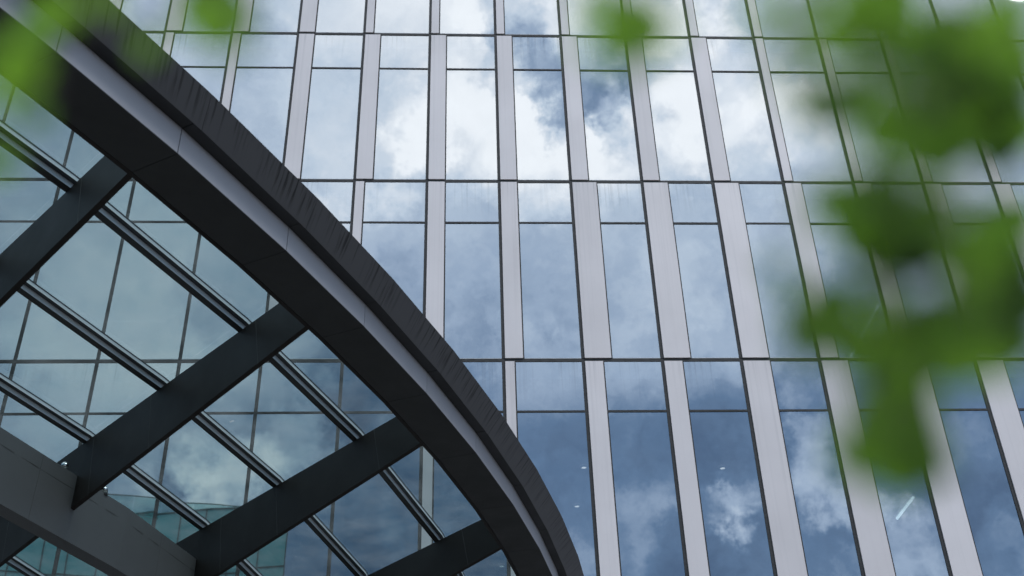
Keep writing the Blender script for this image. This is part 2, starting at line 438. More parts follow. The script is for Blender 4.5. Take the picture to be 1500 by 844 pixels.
GR = random.Random(5)
def window_mesh(mb, gl, row, j, zb=None):
    zt = slab(row - 1) - 0.034
    zb = (slab(row) if zb is None else zb) + 0.034
    w = strip(row + 1, j)
    xl = X0 + j * BAY + (w * BAY if w else 0.03)
    xr = X0 + (j + 1) * BAY
    y0, y1 = FY - 0.004, FY + 0.10
    xa = xl + (0.013 if w else 0.0)
    xb = xr - 0.03
    if w:
        mb.box(xl - 0.011, xa, y0, y1, zb, zt)
    mb.box(xb, xr + 0.03, y0, y1, zb, zt)
    ztr = slab(row - 1) - TRAN
    mb.box(xa + 0.001, xb - 0.001, y0 + 0.003, y1, ztr - 0.024, ztr + 0.018)
    mb.box(xa + 0.001, xb - 0.001, y0 + 0.004, y0 + 0.05, zb, zb + 0.012, 1)       # pale glazing bead
    for z0, z1 in ((zb + 0.012, ztr - 0.024), (ztr + 0.018, zt)):
        tx, tz = GR.gauss(0, 0.0019), GR.gauss(0, 0.0013)
        yc = FY + 0.012
        hx, hz = (xb - xa) / 2, (z1 - z0) / 2
        pts = []
        for sx, sz in ((-1, -1), (1, -1), (1, 1), (-1, 1)):
            pts.append(((xa + xb) / 2 + sx * hx, yc + sx * hx * tx + sz * hz * tz, (z0 + z1) / 2 + sz * hz))
        gl.quad(pts)

JMIN, JMAX = -9, 9
far_frames, far_glass = MB(), MB()
for row in range(-2, 6):
    zb = None if row < 5 else 0.05
    for j in range(-16, 16):
        if 0 <= row <= 3 and JMIN <= j <= JMAX:
            a, b = MB(), MB()
            window_mesh(a, b, row, j)
            wo = attach(a.build("window", [M["joint"], M["joint_pale"]]), office)
            b.build("glass", M["glass"], wo)
        else:
            window_mesh(far_frames, far_glass, row, j, zb)
ff = attach(far_frames.build("outer_window", [M["joint"], M["joint_pale"]]), office); ff["kind"] = "stuff"
fg = far_glass.build("glass", M["glass"], ff); fg["kind"] = "stuff"

def panel_box(mb, row, j):
    w = strip(row + 1, j)
    zt = slab(row - 1) - 0.036
    zb = (slab(row) if row < 5 else 0.02) + 0.036
    mb.box(X0 + j * BAY + 0.032, X0 + (j + 1) * BAY * 0 + j * BAY + w * BAY - 0.013, FY - 0.022, FY + 0.09, zb, zt)
far_panels = MB()
for row in range(-2, 6):
    for j in range(-16, 16):
        if strip(row + 1, j) == 0.0:
            continue
        if 0 <= row <= 3 and JMIN <= j <= JMAX:
            mb = MB(); panel_box(mb, row, j)
            attach(mb.build("cladding_panel", M["panel"], bevel=0.004), office)
        else:
            panel_box(far_panels, row, j)
fp = attach(far_panels.build("outer_cladding_panel", M["panel"]), office); fp["kind"] = "stuff"

XL, XR = X0 - 16 * BAY, X0 + 16 * BAY
for k in range(-3, 5):
    z = slab(k)
    mb = MB(); mb.box(XL, XR, FY + 0.002, FY + 0.12, z - 0.033, z + 0.033)
    attach(mb.build("slab_joint", M["joint"]), office)
    mb = MB(); mb.box(XL, XR, FY + 0.13, FY + 11.9, z - 0.34, z + 0.12)
    attach(mb.build("floor_slab", M["concrete"]), office)
for nm, (x0, x1, y0, y1) in {"rear_wall": (XL, XR, FY + 12, FY + 12.3), "side_wall": (XL - 0.3, XL, FY, FY + 12.3)}.items():
    mb = MB(); mb.box(x0, x1, y0, y1, 0, slab(-3) + 0.6)
    attach(mb.build(nm, M["inside"]), office)
mb = MB(); mb.box(XR, XR + 0.3, FY, FY + 12.3, 0, slab(-3) + 0.6)
attach(mb.build("side_wall", M["inside"]), office)
mb = MB(); mb.box(XL, XR, FY - 0.02, FY + 12.3, slab(-3) + 0.12, slab(-3) + 1.2)
attach(mb.build("roof_parapet", M["panel"]), office)

# ------------------------------------------------------------------ lamps on the ceilings behind the glass
M["tube_lit"] = lamp_mat("lit_tube", (0.85, 1.0, 0.97), 1.6)
M["spot_lit"] = lamp_mat("lit_spot", (1.0, 0.95, 0.85), 1.6)
M["lamp_body"] = paint("lamp_body", (0.55, 0.55, 0.55), 0.4, 0.05, 4)
def tube_light(x, ya, yb, zc, label):
    t = tag(thing("tube_light", (x, (ya + yb) / 2, zc)), label, "light", "tube lights behind the glass")
    mb = MB(); mb.box(x - 0.05, x + 0.05, ya, yb, zc - 0.05, zc)
    attach(mb.build("housing", M["lamp_body"], bevel=0.01), t)
    mb = MB(); mb.tube([(x, ya + 0.03, zc - 0.075), (x, yb - 0.03, zc - 0.075)], 0.03, 10)
    attach(mb.build("tube", M["tube_lit"], smooth=True), t)
tube_light(10.30, 24.0, 25.25, 10.887 + EYE, "lit white tube light below the lowest hanging leaves, in the lowest storey")
tube_light(10.00, 22.7, 25.1, 15.239 + EYE, "long faint tube light glimpsed through the leaves, left of the shorter one")
tube_light(12.13, 23.35, 24.1, 15.239 + EYE, "short faint tube light glimpsed through the leaves near the right edge")
def downlight(x, y, zc, label):
    t = tag(thing("downlight", (x, y, zc)), label, "light", "downlights behind the lowest glass")
    mb = MB()
    n = 16
    ring = [[(x + r * math.cos(2 * math.pi * i / n), y + r * math.sin(2 * math.pi * i / n), z) for i in range(n)] for r, z in ((0.085, zc - 0.002), (0.08, zc - 0.03), (0.055, zc - 0.03))]
    for A, B in zip(ring, ring[1:]):
        for i in range(n):
            mb.quad([A[i], A[(i + 1) % n], B[(i + 1) % n], B[i]])
    attach(mb.build("rim", M["lamp_body"], smooth=True), t)
    mb = MB(); mb.quad([(x + 0.054 * math.cos(2 * math.pi * i / n), y + 0.054 * math.sin(2 * math.pi * i / n), zc - 0.022) for i in range(n)][::-1])
    attach(mb.build("lens", M["spot_lit"]), t)
ZC = 10.889 + EYE
downlight(5.66, 22.57, ZC, "small round ceiling light in the bay right of the cloud framed strip, standing alone")
downlight(2.66, 22.49, ZC, "upper of two small ceiling lights right of the canopy tip")
downlight(2.68, 24.49, ZC, "lower of two small ceiling lights right of the canopy tip")
downlight(1.08, 28.12, ZC, "bright small ceiling light seen through the canopy glass beside the edge beam")

# ------------------------------------------------------------------ entrance canopy
H = FY / 3.8966
CX, CY = -5.2236 * H, 3.8966 * H
def cp(r, th, h):
    """canopy point: radius and height in canopy units, angle in degrees"""
    t = math.radians(th)
    return Vector((CX + r * H * math.cos(t), CY + r * H * math.sin(t), h * H + EYE))
canopy = tag(thing("entrance_canopy", (CX + 5.58 * H * math.cos(-0.45), CY + 5.58 * H * math.sin(-0.45), 0)),
             "dark curved entrance canopy of steel beams and tinted glass roof panes", "canopy")
rE4, rE5, rE6 = 5.5865, 5.5112, 5.5027
h3, r2, r1, h1 = 1.0437, 5.6058, 5.6432, 1.0668
nodes = [-61.0, -58.6, -56.2, -53.7, -51.3, -48.8, -46.4, -43.9, -41.4, -39.0, -36.5, -34.0, -31.6, -29.5, -27.05, -24.75, -22.33, -19.8, -17.2, -14.65, -12.1, -9.6, -7.1, -4.7, -2.3, -0.15]
def seg(name, prof, a0, a1, mat, gap=0.0, uvs=None, mi=None, parent=canopy, bevel=0.0, dth=None):
    dth = dth or [0] * len(prof)
    A = [cp(r, a0 + t, h) for (r, h), t in zip(prof, dth)]; B = [cp(r, a1 + t, h) for (r, h), t in zip(prof, dth)]
    mb = MB()
    A2, B2 = [], []
    for p, q in zip(A, B):
        d = (q - p).normalized()
        A2.append(p + d * gap); B2.append(q - d * gap)
    n = len(prof)
    L0 = math.radians(a0 - nodes[0]) * 5.6 * H; L1 = math.radians(a1 - nodes[0]) * 5.6 * H
    for i in range(n):
        j = (i + 1) % n
        uv = None
        if uvs:
            uv = [(L0, uvs[i]), (L1, uvs[i]), (L1, uvs[j]), (L0, uvs[j])]
        mb.quad([A2[i], B2[i], B2[j], A2[j]], 0, uv)
    mb.quad(A2[::-1]); mb.quad(B2)
    return attach(mb.build(name, mat, weld=not uvs, bevel=bevel), parent)
e = 0.0009
for a0, a1 in zip(nodes, nodes[1:]):
    seg("ring_beam", [(rE6 + .0022, 1.0035), (rE5 + .0006, 1.0035), (rE5 + .0006, 1.0014), (rE4 - .0013, 1.0014), (rE4 - .0013, h3 + .0012), (r2 - .001, h3 + .0012), (r1 - .0025, h1 - .0004), (rE6 + .0022, h1 - .0004)], a0, a1, M["soffit"])
    seg("soffit_panel", [(rE5, 1.0), (rE4, 1.0), (rE4, 1.0012), (rE5, 1.0012)], a0, a1, M["soffit"], 0.002)
    seg("side_panel", [(rE4 - .0001, 1.0013), (rE4 - .0001, h3 - .0004), (rE4 - .0011, h3 - .0004), (rE4 - .0011, 1.0013)], a0, a1, M["band"], 0.0035)
    seg("eaves_strip", [(rE4 - .0008, h3), (r2, h3), (r2 - .0006, h3 + .001), (rE4 - .0008, h3 + .001)], a0, a1, M["soffit"], 0.003)
    seg("fascia_panel", [(r2, h3 + .0002), (r1, h1), (r1 - .001, h1), (r2 - .0007, h3 + .0011)], a0, a1, M["fascia"], 0.0018, uvs=[1, 0, 0, 1], dth=[.16, -.14, -.14, .16])
    seg("inner_flange", [(rE6, 1.0008), (rE5 - .0016, 1.0008), (rE5 - .0016, 1.0034), (rE6 + .0012, 1.0034), (rE6 + .0012, 1.05), (rE6, 1.05)], a0, a1, M["beam"], 0.0)

# deep plate beams, every second joint of the ring, one skew direction
HT, HB0, HBS = 1.0892, 1.0003, -0.0705
T0 = {-29.35: (-0.493, 1.250, 132.94), -24.8: (-0.301, 1.624, 131.88), -20.2: (-0.125, 2.024, 131.18), -14.6: (0.049, 2.528, 129.33)}
beam_list = []
for th in (-48.6, -43.7, -38.8, -34.0, -29.35, -24.8, -20.2, -14.6, -9.6, -4.8):
    if th in T0:
        x, y, dr = T0[th]
    else:
        rr = 5.4945
        x, y = -5.2236 + rr * math.cos(math.radians(th)), 3.8966 + rr * math.sin(math.radians(th))
        dr = 131.5 - (th + 22) * 0.22
    beam_list.append((th, x, y, math.radians(dr)))
TH = 0.0088
def cross(bm_, r):
    """where a beam line meets the circle of radius r (distance along the beam from its start)"""
    th, x, y, d = bm_
    px, py = x + 5.2236, y - 3.8966
    bq = px * math.cos(d) + py * math.sin(d)
    cq = px * px + py * py - r * r
    return -bq - math.sqrt(max(0, bq * bq - cq))
def beam_angle(bm_, r):
    th, x, y, d = bm_
    s = cross(bm_, r)
    return math.degrees(math.atan2(y + s * math.sin(d) - 3.8966, x + s * math.cos(d) + 5.2236))
for bm_ in beam_list:
    th, x, y, d = bm_
    u = Vector((math.cos(d), math.sin(d), 0)); n = Vector((-math.sin(d), math.cos(d), 0))
    def bp(s, off, h):
        p = Vector((x, y, 0)) + u * s + n * off
        return Vector((p.x * H, p.y * H, h * H + EYE))
    hb = lambda s: max(0.90, HB0 + HBS * (s + 0.07))
    mb = MB()
    s0, s1 = -0.13, 1.75
    ss = [s0, 0.35, 0.80, 1.30, s1]
    for a_, b_ in zip(ss, ss[1:]):
        mb.hexa([bp(a_, 0, hb(a_) + .0007), bp(b_, 0, hb(b_) + .0007), bp(b_, -TH, hb(b_)), bp(a_, -TH, hb(a_))],
                [bp(a_, 0, HT), bp(b_, 0, HT), bp(b_, -TH, HT), bp(a_, -TH, HT)])
    # hairline weld seams on the near face
    for s in (0.055, 0.40, 0.62, 0.98, 1.4):
        w = 0.0006
        h_ = hb(s)
        mb.hexa([bp(s - .012, 0.0003, h_), bp(s - .012 + w, 0.0003, h_), bp(s - .012 + w, 0.0001, h_), bp(s - .012, 0.0001, h_)],
                [bp(s + .012, 0.0003, HT), bp(s + .012 + w, 0.0003, HT), bp(s + .012 + w, 0.0001, HT), bp(s + .012, 0.0001, HT)], 1)
    attach(mb.build("cross_beam", [M["beam"], M["seam"]], bevel=0.006), canopy)

# glazing bars: bottom flange, grey web, capped edge; straight between beams
HPB, HP3, HPT = 1.0892, 1.0992, 1.1065
bars = [5.309, 5.061, 4.804, 4.540, 4.273, 4.012, 3.752]
for r in bars:
    mb = MB()
    ri, rw, rc = r + .0025, r + .0158, r + .0248
    prof = [(ri, HPB), (rw, HPB), (rw, HP3 - .0008), (rc, HP3 - .0008), (rc, HPT - .0012), (rc + .0012, HPT - .0012), (rc + .0012, HPT), (ri, HPT)]
    mis = [0, 1, 0, 1, 0, 0, 0, 0]  # undersides coloured dark, sides pale: shade and sky light put into the colour
    for b0, b1 in zip(beam_list, beam_list[1:]):
        A = [cp(q, beam_angle(b0, q), h) for q, h in prof]; B = [cp(q, beam_angle(b1, q), h) for q, h in prof]
        for i in range(len(prof)):
            j = (i + 1) % len(prof)
            mb.quad([A[i], B[i], B[j], A[j]], mis[i])
        mb.quad(A[::-1]); mb.quad(B)
    attach(mb.build("glazing_bar", [M["bar_dark"], M["bar_side"]]), canopy)

# roof panes between beams and bars
edges = [5.555] + bars
for b0, b1 in zip(beam_list, beam_list[1:]):
    for ro, ri in zip(edges, edges[1:]):
        ro_ = ro + (.0 if ro == 5.555 else .004)
        ri_ = ri + .022
        hg = HPT + .0006
        p = [cp(ro_, beam_angle(b0, ro_), hg), cp(ro_, beam_angle(b1, ro_), hg), cp(ri_, beam_angle(b1, ri_), hg), cp(ri_, beam_angle(b0, ri_), hg)]
        mid = sum(p, Vector()) / 4
        p = [q + (mid - q).normalized() * 0.0003 for q in p]
        mb = MB(); mb.quad(p)
        attach(mb.build("roof_pane", M["roof_glass"]), canopy)

# inner ring beam with hairline joints, resting on columns out of the picture
ri1, ri3, hi1, hi2 = 4.8135, 4.7775, 1.017, 0.884
inodes = [-58.5, -53.6, -48.7, -43.8, -39, -34.2, -29.3, -24.5, -19.58, -14.7, -9.8, -4.9, -0.3]
for a0, a1 in zip(inodes, inodes[1:]):
    o = seg("inner_ring_beam", [(ri3, hi2), (ri1, hi2), (ri1, hi1), (ri3, hi1)], a0, a1, M["inner"], 0.0)
    mb = MB()
    def strip_on(r_, aa, ha, ab, hb_, w, lift=.0003):
        p, q = cp(r_ + lift, aa, ha), cp(r_ + lift, ab, hb_)
        d = (q - p).normalized(); up = Vector((0, 0, 1))
        rad = Vector((math.cos(math.radians(aa)), math.sin(math.radians(aa)), 0))
        s = d.cross(rad).normalized() * w
        b = [p - s, q - s, q - s - rad * .0015, p - s - rad * .0015]
        t = [p + s, q + s, q + s - rad * .0015, p + s - rad * .0015]
        mb.hexa(b, t)
    # chord radius at angle t
    def rc_(t):
        mid = (a0 + a1) / 2
        return ri1 * math.cos(math.radians((a1 - a0) / 2)) / math.cos(math.radians(t - mid))
    k = 6
    for i in range(k):
        ta, tb = a0 + (a1 - a0) * i / k, a0 + (a1 - a0) * (i + 1) / k
        strip_on((rc_(ta) + rc_(tb)) / 2, ta, hi1 - .030, tb, hi1 - .030, .0022)
    tm = a0 + (a1 - a0) * 0.34
    strip_on(rc_(tm), tm, hi2, tm + .03, hi1, .0022)
    mb.build("joint_line", M["seam"], o)

def dome(th, r, h, rad):
    c = cp(r, th, h)
    mb = MB()
    n, k = 16, 7
    rings = []
    for i in range(k + 1):
        ph = math.pi * i / k
        rings.append([c + Vector((rad * math.sin(ph) * math.cos(2 * math.pi * q / n), rad * math.sin(ph) * math.sin(2 * math.pi * q / n), rad * math.cos(ph))) for q in range(n)])
    for A, B in zip(rings, rings[1:]):
        for q in range(n):
            mb.quad([A[q], A[(q + 1) % n], B[(q + 1) % n], B[q]], 0)
    # collar
    mb.tube([c - Vector((0, 0, rad * 1.9)), c - Vector((0, 0, rad * 0.55))], rad * 1.12, 16, 1)
    attach(mb.build("domed_fixing", [M["steel"], M["bar_dark"]], weld=True, smooth=True), canopy)
for th, r in ((-21.95, 4.800), (-20.50, 4.805), (-16.15, 4.786), (-26.9, 4.80)):
    dome(th, r, 1.0275, 0.036)
for th in (-50.0, -1.5):
    c = cp(4.795, th, 0.885)
    mb = MB(); mb.tube([(c.x, c.y, 0.0), (c.x, c.y, c.z)], 0.16, 24)
    attach(mb.build("column", M["inner"], smooth=False), canopy)
    mb = MB(); mb.tube([(c.x, c.y, 0.0), (c.x, c.y, 0.05)], 0.26, 24)
    attach(mb.build("base_plate", M["beam"]), canopy)

# ------------------------------------------------------------------ building across the plaza, seen only as a reflection
opp = tag(thing("glass_block", (-22, -30, 0)), "green glass building mirrored in the lowest panes behind the canopy roof", "building")
M["green_glass"] = paint("green_glass_wall", (0.34, 0.84, 0.79), 0.12, 0.12, 0.15, (1, 1, 0.4), spec=0.8)
M["green_joint"] = paint("green_joint", (0.06, 0.12, 0.12), 0.5, 0.1, 3)
foot = [(-9.5, -23.4), (-18.5, -25.0), (-32, -21.6), (-46, -19), (-52, -42), (-14, -46)]
top = 27.4 + EYE
mb = MB()
for i in range(len(foot)):
    p, q = foot[i], foot[(i + 1) % len(foot)]
    mb.quad([(p[0], p[1], 0), (q[0], q[1], 0), (q[0], q[1], top), (p[0], p[1], top)])
mb.quad([(p[0], p[1], top) for p in foot])
attach(mb.build("wall", M["green_glass"], weld=True), opp)
mb = MB()
for i in range(4):
    p, q = Vector((*foot[i], 0)), Vector((*foot[(i + 1) % len(foot)], 0))
    d = (q - p).normalized(); nrm = Vector((d.y, -d.x, 0))
    if nrm.y < 0: nrm = -nrm
    n = max(2, int((q - p).length / 1.5))
    for k in range(n + 1):
        c = p + (q - p) * k / n + nrm * 0.02
        mb.box(c.x - .03, c.x + .03, c.y - .03, c.y + .03, 0.1, top - 0.02)
    for z in [top - 0.05 - 3.8 * t for t in range(7)]:
        a_, b_ = p + nrm * .03, q + nrm * .03
        s = nrm * .03
        mb.hexa([a_ - s + Vector((0, 0, z - .05)), b_ - s + Vector((0, 0, z - .05)), b_ + s + Vector((0, 0, z - .05)), a_ + s + Vector((0, 0, z - .05))],
                [a_ - s + Vector((0, 0, z)), b_ - s + Vector((0, 0, z)), b_ + s + Vector((0, 0, z)), a_ + s + Vector((0, 0, z))])
attach(mb.build("mullion", M["green_joint"]), opp)
def screen_glass():
    mt = bpy.data.materials.new("balustrade_glass"); mt.use_nodes = True
    nt = mt.node_tree; nt.nodes.clear(); L = nt.links.new
    tr = nn(nt, "ShaderNodeBsdfTransparent"); tr.inputs[0].default_value = (0.62, 0.85, 0.84, 1)
    df = nn(nt, "ShaderNodeBsdfDiffuse"); df.inputs[0].default_value = (0.25, 0.5, 0.48, 1)
    mx = nn(nt, "ShaderNodeMixShader"); mx.inputs[0].default_value = 0.35
    L(tr.outputs[0], mx.inputs[1]); L(df.outputs[0], mx.inputs[2])
    out = nn(nt, "ShaderNodeOutputMaterial"); L(mx.outputs[0], out.inputs[0])
    return mt
M["screen"] = screen_glass()
line = [Vector((-9.8, -26.0, 0)), Vector((-18.5, -24.4, 0)), Vector((-31, -22.0, 0))]
for p, q in zip(line, line[1:]):
    n = 5
    for k in range(n):
        a_, b_ = p + (q - p) * (k / n), p + (q - p) * ((k + 0.985) / n)
        mb = MB(); mb.quad([(a_.x, a_.y, top - .4), (b_.x, b_.y, top - .4), (b_.x, b_.y, 28.1 + EYE), (a_.x, a_.y, 28.1 + EYE)])
        attach(mb.build("balustrade_pane", M["screen"]), opp)
    mb = MB(); mb.tube([(p.x, p.y, 28.12 + EYE), (q.x, q.y, 28.12 + EYE)], 0.035, 8)
    attach(mb.build("handrail", M["green_joint"]), opp)

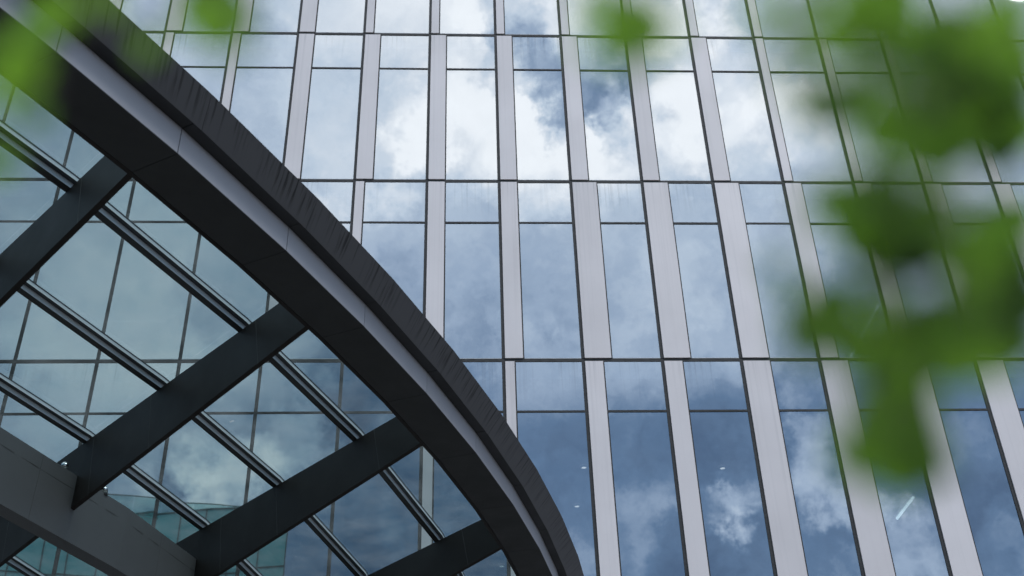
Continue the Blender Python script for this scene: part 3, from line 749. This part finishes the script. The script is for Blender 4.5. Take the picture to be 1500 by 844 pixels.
# ------------------------------------------------------------------ tree whose twigs hang close to the lens
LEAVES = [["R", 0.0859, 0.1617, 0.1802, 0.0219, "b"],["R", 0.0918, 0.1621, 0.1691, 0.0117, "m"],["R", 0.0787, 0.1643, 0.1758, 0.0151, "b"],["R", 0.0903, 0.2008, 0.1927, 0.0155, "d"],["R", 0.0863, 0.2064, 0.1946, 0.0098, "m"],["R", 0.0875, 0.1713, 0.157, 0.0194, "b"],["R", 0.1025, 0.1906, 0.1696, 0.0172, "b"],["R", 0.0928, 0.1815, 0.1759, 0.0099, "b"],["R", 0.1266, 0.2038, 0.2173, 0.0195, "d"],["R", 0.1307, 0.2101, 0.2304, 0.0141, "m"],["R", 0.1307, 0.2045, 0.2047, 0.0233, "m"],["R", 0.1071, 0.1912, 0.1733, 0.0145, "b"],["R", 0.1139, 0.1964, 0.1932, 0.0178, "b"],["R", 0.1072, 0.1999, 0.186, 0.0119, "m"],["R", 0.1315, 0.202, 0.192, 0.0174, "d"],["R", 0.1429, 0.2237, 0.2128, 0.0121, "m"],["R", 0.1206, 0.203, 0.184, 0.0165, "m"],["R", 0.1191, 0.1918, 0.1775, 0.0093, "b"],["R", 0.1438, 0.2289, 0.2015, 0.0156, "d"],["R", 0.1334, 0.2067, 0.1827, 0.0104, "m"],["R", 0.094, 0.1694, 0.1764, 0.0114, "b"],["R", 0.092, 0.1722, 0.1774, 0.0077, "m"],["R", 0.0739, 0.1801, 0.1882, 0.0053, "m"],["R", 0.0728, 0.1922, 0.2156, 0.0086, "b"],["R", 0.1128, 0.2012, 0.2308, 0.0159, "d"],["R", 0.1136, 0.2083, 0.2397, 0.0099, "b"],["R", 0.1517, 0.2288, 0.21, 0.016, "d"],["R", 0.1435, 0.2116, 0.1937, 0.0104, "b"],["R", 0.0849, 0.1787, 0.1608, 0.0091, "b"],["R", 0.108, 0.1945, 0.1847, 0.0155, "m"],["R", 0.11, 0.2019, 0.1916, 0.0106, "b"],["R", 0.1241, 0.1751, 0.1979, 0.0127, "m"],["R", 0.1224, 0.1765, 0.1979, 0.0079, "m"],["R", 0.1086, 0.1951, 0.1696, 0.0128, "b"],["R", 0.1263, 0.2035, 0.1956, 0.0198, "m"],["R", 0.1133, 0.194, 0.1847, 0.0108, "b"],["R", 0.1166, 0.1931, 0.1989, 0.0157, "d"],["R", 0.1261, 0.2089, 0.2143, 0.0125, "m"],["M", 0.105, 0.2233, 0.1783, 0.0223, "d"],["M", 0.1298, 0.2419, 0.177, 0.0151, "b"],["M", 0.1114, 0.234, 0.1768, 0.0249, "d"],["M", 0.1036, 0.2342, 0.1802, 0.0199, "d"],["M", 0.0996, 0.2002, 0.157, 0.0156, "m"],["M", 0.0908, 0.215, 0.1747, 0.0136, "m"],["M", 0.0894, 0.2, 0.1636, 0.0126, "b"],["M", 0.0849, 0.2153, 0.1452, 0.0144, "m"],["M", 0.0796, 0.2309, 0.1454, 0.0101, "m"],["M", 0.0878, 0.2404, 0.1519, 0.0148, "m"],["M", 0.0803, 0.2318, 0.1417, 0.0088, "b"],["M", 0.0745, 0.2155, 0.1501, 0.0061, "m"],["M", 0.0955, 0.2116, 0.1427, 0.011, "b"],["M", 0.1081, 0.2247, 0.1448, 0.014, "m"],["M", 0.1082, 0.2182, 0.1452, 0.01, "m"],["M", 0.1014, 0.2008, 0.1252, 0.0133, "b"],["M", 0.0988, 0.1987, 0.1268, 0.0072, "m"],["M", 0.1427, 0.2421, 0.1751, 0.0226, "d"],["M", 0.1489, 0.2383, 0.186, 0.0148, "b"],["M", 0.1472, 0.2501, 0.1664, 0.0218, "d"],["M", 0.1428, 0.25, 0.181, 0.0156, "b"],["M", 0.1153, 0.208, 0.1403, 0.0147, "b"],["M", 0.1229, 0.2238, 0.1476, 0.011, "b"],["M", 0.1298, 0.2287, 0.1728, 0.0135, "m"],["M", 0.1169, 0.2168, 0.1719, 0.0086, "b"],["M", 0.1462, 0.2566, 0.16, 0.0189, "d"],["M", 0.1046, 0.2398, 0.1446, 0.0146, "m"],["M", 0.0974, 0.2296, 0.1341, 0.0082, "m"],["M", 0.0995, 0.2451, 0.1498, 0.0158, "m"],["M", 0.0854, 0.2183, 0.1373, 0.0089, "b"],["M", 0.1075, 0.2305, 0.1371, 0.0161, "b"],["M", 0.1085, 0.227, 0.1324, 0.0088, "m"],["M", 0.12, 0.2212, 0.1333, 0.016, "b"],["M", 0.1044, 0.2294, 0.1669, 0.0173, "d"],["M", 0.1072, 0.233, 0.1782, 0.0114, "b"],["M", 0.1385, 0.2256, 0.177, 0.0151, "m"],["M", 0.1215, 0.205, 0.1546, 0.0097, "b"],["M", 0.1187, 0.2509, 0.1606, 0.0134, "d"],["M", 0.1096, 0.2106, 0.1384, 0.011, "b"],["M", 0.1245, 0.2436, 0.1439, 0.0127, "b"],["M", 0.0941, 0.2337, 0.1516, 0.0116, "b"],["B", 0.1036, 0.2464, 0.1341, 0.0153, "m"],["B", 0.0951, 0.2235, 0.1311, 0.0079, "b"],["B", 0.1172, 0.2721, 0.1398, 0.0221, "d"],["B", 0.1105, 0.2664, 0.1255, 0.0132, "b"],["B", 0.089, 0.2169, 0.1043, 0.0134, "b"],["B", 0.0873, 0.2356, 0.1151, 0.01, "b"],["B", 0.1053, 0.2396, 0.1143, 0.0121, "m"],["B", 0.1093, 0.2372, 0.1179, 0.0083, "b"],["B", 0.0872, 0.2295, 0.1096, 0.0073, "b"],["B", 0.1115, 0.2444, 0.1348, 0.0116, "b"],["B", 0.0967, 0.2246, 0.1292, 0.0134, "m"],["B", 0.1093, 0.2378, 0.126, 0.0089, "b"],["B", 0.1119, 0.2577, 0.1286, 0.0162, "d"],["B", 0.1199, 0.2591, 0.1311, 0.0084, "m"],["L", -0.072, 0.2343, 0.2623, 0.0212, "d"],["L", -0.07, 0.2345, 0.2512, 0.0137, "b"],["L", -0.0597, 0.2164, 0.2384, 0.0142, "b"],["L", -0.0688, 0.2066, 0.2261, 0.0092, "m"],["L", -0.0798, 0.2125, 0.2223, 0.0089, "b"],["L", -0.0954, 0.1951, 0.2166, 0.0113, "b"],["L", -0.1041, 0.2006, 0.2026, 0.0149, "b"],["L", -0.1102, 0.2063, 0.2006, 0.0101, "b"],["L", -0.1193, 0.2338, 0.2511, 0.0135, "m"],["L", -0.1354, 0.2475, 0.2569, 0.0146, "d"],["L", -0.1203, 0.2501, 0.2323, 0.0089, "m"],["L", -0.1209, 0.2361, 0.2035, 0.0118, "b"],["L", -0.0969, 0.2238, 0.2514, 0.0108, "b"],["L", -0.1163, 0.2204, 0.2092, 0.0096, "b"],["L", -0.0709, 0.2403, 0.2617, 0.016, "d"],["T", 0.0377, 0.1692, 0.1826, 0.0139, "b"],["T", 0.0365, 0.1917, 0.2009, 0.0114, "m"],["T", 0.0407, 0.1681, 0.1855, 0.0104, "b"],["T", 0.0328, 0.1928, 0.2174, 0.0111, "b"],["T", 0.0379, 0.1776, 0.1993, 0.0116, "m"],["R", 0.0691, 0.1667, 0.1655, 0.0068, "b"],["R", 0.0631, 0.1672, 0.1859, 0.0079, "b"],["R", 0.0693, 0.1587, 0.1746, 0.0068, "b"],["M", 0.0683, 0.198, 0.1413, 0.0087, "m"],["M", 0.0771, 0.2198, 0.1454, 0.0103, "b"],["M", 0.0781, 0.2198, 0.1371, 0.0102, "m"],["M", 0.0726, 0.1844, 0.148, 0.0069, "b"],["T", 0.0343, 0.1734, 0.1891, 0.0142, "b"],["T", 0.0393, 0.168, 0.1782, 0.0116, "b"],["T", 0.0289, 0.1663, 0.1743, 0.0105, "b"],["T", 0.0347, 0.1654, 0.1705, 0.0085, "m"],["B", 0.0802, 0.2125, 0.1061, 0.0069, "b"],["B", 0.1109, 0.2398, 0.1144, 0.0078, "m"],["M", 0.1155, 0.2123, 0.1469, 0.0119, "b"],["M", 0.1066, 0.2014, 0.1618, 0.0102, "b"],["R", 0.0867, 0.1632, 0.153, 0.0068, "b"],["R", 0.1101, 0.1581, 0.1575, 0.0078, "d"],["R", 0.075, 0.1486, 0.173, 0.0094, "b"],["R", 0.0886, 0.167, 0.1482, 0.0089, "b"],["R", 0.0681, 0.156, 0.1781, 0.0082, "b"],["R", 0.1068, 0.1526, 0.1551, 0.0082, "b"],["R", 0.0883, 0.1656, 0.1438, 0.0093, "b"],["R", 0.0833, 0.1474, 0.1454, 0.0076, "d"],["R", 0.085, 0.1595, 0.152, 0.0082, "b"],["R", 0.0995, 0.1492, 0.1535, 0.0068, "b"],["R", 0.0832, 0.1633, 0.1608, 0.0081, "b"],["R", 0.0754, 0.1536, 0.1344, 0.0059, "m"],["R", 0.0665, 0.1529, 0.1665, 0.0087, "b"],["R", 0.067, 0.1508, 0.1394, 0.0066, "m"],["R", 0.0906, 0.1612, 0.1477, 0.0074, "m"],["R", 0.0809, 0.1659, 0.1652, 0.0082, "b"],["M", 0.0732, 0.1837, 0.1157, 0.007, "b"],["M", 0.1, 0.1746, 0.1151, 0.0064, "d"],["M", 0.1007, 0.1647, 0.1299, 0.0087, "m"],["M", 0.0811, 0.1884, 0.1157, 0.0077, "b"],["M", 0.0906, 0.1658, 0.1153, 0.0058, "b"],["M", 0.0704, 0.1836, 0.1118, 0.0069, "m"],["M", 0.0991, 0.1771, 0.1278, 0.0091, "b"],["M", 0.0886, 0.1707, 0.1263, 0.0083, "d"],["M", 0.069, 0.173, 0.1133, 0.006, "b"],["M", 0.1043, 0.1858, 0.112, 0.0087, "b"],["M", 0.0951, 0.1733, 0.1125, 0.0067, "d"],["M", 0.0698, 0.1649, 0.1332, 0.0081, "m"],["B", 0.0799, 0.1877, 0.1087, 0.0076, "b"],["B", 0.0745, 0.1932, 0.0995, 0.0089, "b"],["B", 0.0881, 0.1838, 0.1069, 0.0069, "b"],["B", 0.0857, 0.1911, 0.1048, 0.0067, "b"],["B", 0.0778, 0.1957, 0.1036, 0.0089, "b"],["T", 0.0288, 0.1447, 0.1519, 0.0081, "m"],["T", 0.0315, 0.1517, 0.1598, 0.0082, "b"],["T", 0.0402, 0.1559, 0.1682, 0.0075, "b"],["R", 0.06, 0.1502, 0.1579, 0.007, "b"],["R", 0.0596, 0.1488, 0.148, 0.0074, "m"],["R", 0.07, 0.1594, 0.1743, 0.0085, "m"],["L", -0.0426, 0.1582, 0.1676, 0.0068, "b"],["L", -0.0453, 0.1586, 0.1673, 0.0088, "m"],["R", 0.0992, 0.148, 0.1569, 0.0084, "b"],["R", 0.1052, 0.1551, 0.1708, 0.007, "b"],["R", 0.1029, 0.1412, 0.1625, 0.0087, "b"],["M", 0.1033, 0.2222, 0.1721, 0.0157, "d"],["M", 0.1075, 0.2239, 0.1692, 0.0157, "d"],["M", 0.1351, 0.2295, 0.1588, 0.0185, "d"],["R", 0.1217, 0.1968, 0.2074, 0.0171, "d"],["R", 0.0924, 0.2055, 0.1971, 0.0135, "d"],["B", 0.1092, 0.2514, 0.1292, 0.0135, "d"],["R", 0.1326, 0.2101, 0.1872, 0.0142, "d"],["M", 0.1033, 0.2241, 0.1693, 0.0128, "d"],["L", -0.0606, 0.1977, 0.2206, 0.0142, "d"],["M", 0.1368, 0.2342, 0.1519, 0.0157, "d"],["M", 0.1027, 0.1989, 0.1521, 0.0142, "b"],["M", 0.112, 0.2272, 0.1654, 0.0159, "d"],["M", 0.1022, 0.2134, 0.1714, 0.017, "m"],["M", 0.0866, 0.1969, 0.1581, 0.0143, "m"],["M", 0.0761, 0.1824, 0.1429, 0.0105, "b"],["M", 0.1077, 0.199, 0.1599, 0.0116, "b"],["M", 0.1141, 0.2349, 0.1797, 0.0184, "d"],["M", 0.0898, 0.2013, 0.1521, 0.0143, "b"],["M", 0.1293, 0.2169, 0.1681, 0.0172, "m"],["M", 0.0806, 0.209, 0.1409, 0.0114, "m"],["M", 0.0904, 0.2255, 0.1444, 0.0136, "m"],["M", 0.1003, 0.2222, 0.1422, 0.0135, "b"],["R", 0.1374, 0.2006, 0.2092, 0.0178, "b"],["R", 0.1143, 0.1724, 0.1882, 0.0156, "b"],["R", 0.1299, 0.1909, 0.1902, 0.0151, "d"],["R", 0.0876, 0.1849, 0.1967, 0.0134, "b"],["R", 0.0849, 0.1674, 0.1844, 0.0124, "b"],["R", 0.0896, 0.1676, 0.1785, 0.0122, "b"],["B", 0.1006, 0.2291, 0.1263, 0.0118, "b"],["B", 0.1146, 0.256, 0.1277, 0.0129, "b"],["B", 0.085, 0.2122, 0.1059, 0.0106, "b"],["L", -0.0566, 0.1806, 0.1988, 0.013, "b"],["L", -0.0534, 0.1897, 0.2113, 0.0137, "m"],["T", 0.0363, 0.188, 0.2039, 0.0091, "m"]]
tree = tag(thing("leafy_tree", (1.5, -1.1, 0)), "small leaved green tree whose out of focus sprays hang in front of the view", "tree")
M["leaf_bright"] = leaf_mat("lit_leaf", (0.085, 0.16, 0.025), (0.20, 0.40, 0.03), 0.25)  # brighter copy of the leaf, light shining through put into its colour
M["leaf_mid"] = leaf_mat("leaf", (0.055, 0.11, 0.025), (0.12, 0.26, 0.03), 0.3)
M["leaf_dark"] = leaf_mat("shaded_leaf", (0.030, 0.060, 0.018), (0.045, 0.10, 0.02), 0.3)  # darker copy of the leaf, shade inside the sprays put into its colour
M["bark"] = paint("bark", (0.10, 0.08, 0.06), 0.85, 0.4, 14, (1, 1, 0.25), bump=0.6)
LR = random.Random(21)
WID = [0.02, 0.55, 0.92, 1.0, 0.82, 0.45, 0.03]
def leaf(mb, c, axis, nrm, ln, wd, mi):
    """one blade folded along its midrib and curled"""
    axis = axis.normalized(); side = axis.cross(nrm).normalized(); nrm = side.cross(axis).normalized()
    fold = LR.uniform(0.08, 0.3); curl = LR.uniform(-0.2, 0.35)
    mid, lf, rt = [], [], []
    for i, w in enumerate(WID):
        t = i / (len(WID) - 1) - 0.5
        p = c + axis * (t * ln) - nrm * (curl * ln * t * t)
        h = wd * 0.5 * w
        mid.append(p); lf.append(p + side * h + nrm * h * fold); rt.append(p - side * h + nrm * h * fold)
    for i in range(len(WID) - 1):
        mb.quad([mid[i], mid[i + 1], lf[i + 1], lf[i]], mi)
        mb.quad([mid[i], rt[i], rt[i + 1], mid[i + 1]], mi)
LK = 0.9
crown = MB(); twigs = MB()
E0 = Vector((0, 0, EYE))
anchor = {"R": (0.234, 0.261, 0.343), "L": (-0.174, 0.228, 0.317), "T": (0.051, 0.212, 0.288), "M": (0.239, 0.324, 0.251), "B": (0.190, 0.324, 0.200)}
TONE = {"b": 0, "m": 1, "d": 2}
groups = {}
for g_, x, y, z, s, t in LEAVES:
    c = Vector((x, y, z)) * LK + E0
    s *= LK
    view = (E0 - c).normalized()
    nr = (view * -0.85 + Vector((LR.gauss(0, .28), LR.gauss(0, .28), 0.45 + LR.gauss(0, .2)))).normalized()
    ax = Vector((LR.gauss(0, 1), LR.gauss(0, 1), LR.gauss(-0.7, .6)))
    ax = ax - nr * ax.dot(nr)
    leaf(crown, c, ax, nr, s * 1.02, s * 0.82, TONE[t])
    groups.setdefault(g_, []).append((c, ax.normalized(), s))
for g_, items in groups.items():
    A = Vector(anchor[g_]) * 0.95 + E0
    items.sort(key=lambda it: (it[0] - A).length)
    # a few twigs fan out of the anchor, each leaf's stalk leaves the nearest point already grown
    grown = [A]
    for c, ax, s in items:
        base = c - ax * s * 0.55
        near = min(grown, key=lambda p: (p - base).length)
        midp = (near + base) / 2 + Vector((0, 0, 0.004))
        twigs.tube([near, midp, base], [0.0005, 0.0004, 0.0003], 5)
        grown += [midp, base]
trunk_top = Vector((1.42, -1.0, 2.5))
tb = MB()
tb.tube([(1.5, -1.1, -0.05), (1.5, -1.1, 0.15), (1.52, -1.08, 1.0), (1.46, -1.03, 1.8), trunk_top, (1.40, -1.05, 3.3), (1.5, -1.15, 4.2)], [0.15, 0.115, 0.095, 0.085, 0.07, 0.045, 0.02], 14)
attach(tb.build("trunk", M["bark"], weld=True, smooth=True), tree)
br = MB()
limbs = {"R": [(1.1, -.6, 2.6), (0.6, -.1, 2.35)], "M": [(1.2, -.4, 2.35), (0.62, 0.15, 2.05)], "B": [(1.2, -.4, 2.2), (0.55, 0.25, 1.95)],
         "T": [(1.0, -.7, 2.7), (0.3, -.1, 2.4)], "L": [(0.9, -.9, 2.75), (0.1, -.4, 2.6), (-0.2, 0.0, 2.3)]}
ends = []
for g_, pts in limbs.items():
    P = [trunk_top] + [Vector(p) for p in pts] + [Vector(anchor[g_]) * 0.95 + E0]
    # smooth path
    path = []
    for i in range(len(P) - 1):
        a_, b_ = P[i], P[i + 1]
        p0 = P[i - 1] if i else a_; p3 = P[i + 2] if i + 2 < len(P) else b_
        for k in range(6):
            t = k / 6
            path.append(0.5 * ((2 * a_) + (b_ - p0) * t + (2 * p0 - 5 * a_ + 4 * b_ - p3) * t * t + (3 * a_ - p0 - 3 * b_ + p3) * t ** 3))
    path.append(P[-1])
    n = len(path)
    br.tube(path, [0.03 * (1 - i / (n - 1)) ** 1.3 + 0.0012 for i in range(n)], 8)
    ends += path[6:]
for k in range(16):                                 # upper limbs of the crown
    az = k * 2.4; el = 0.35 + 0.5 * LR.random()
    a_ = Vector((1.42, -1.05, 2.5 + 0.1 * k))
    d = Vector((math.cos(az) * math.cos(el), math.sin(az) * math.cos(el), math.sin(el)))
    ln = 1.3 - 0.04 * k
    path = [a_ + d * ln * t + Vector((0, 0, -0.15 * t * t)) for t in (0, .25, .5, .75, 1)]
    if any((p - E0).dot(CF) > 0 and abs((p - E0).dot(CR)) < 0.62 * (p - E0).dot(CF) + .1 and abs((p - E0).dot(CU)) < 0.40 * (p - E0).dot(CF) + .1 for p in path):
        continue
    br.tube(path, [0.022, .016, .011, .007, .003], 7)
    ends += path[1:]
attach(br.build("branch", M["bark"], weld=True, smooth=True), tree)
attach(twigs.build("twig", M["bark"], smooth=True), tree)
n = 0
while n < 1100:
    c = LR.choice(ends) + Vector((LR.gauss(0, .16), LR.gauss(0, .16), LR.gauss(0, .12)))
    q = c - E0
    zc = q.dot(CF)
    if q.length < 0.75:
        continue
    if zc > -0.05 and abs(q.dot(CR)) < 0.58 * max(zc, 0) + 0.09 and abs(q.dot(CU)) < 0.37 * max(zc, 0) + 0.09:
        continue
    nr = Vector((LR.gauss(0, .5), LR.gauss(0, .5), 1)); ax = Vector((LR.gauss(0, 1), LR.gauss(0, 1), LR.gauss(-.4, .4)))
    s = LR.uniform(0.025, 0.05)
    leaf(crown, c, ax, nr, s, s * .6, LR.choice((0, 1, 1, 2, 2)))
    n += 1
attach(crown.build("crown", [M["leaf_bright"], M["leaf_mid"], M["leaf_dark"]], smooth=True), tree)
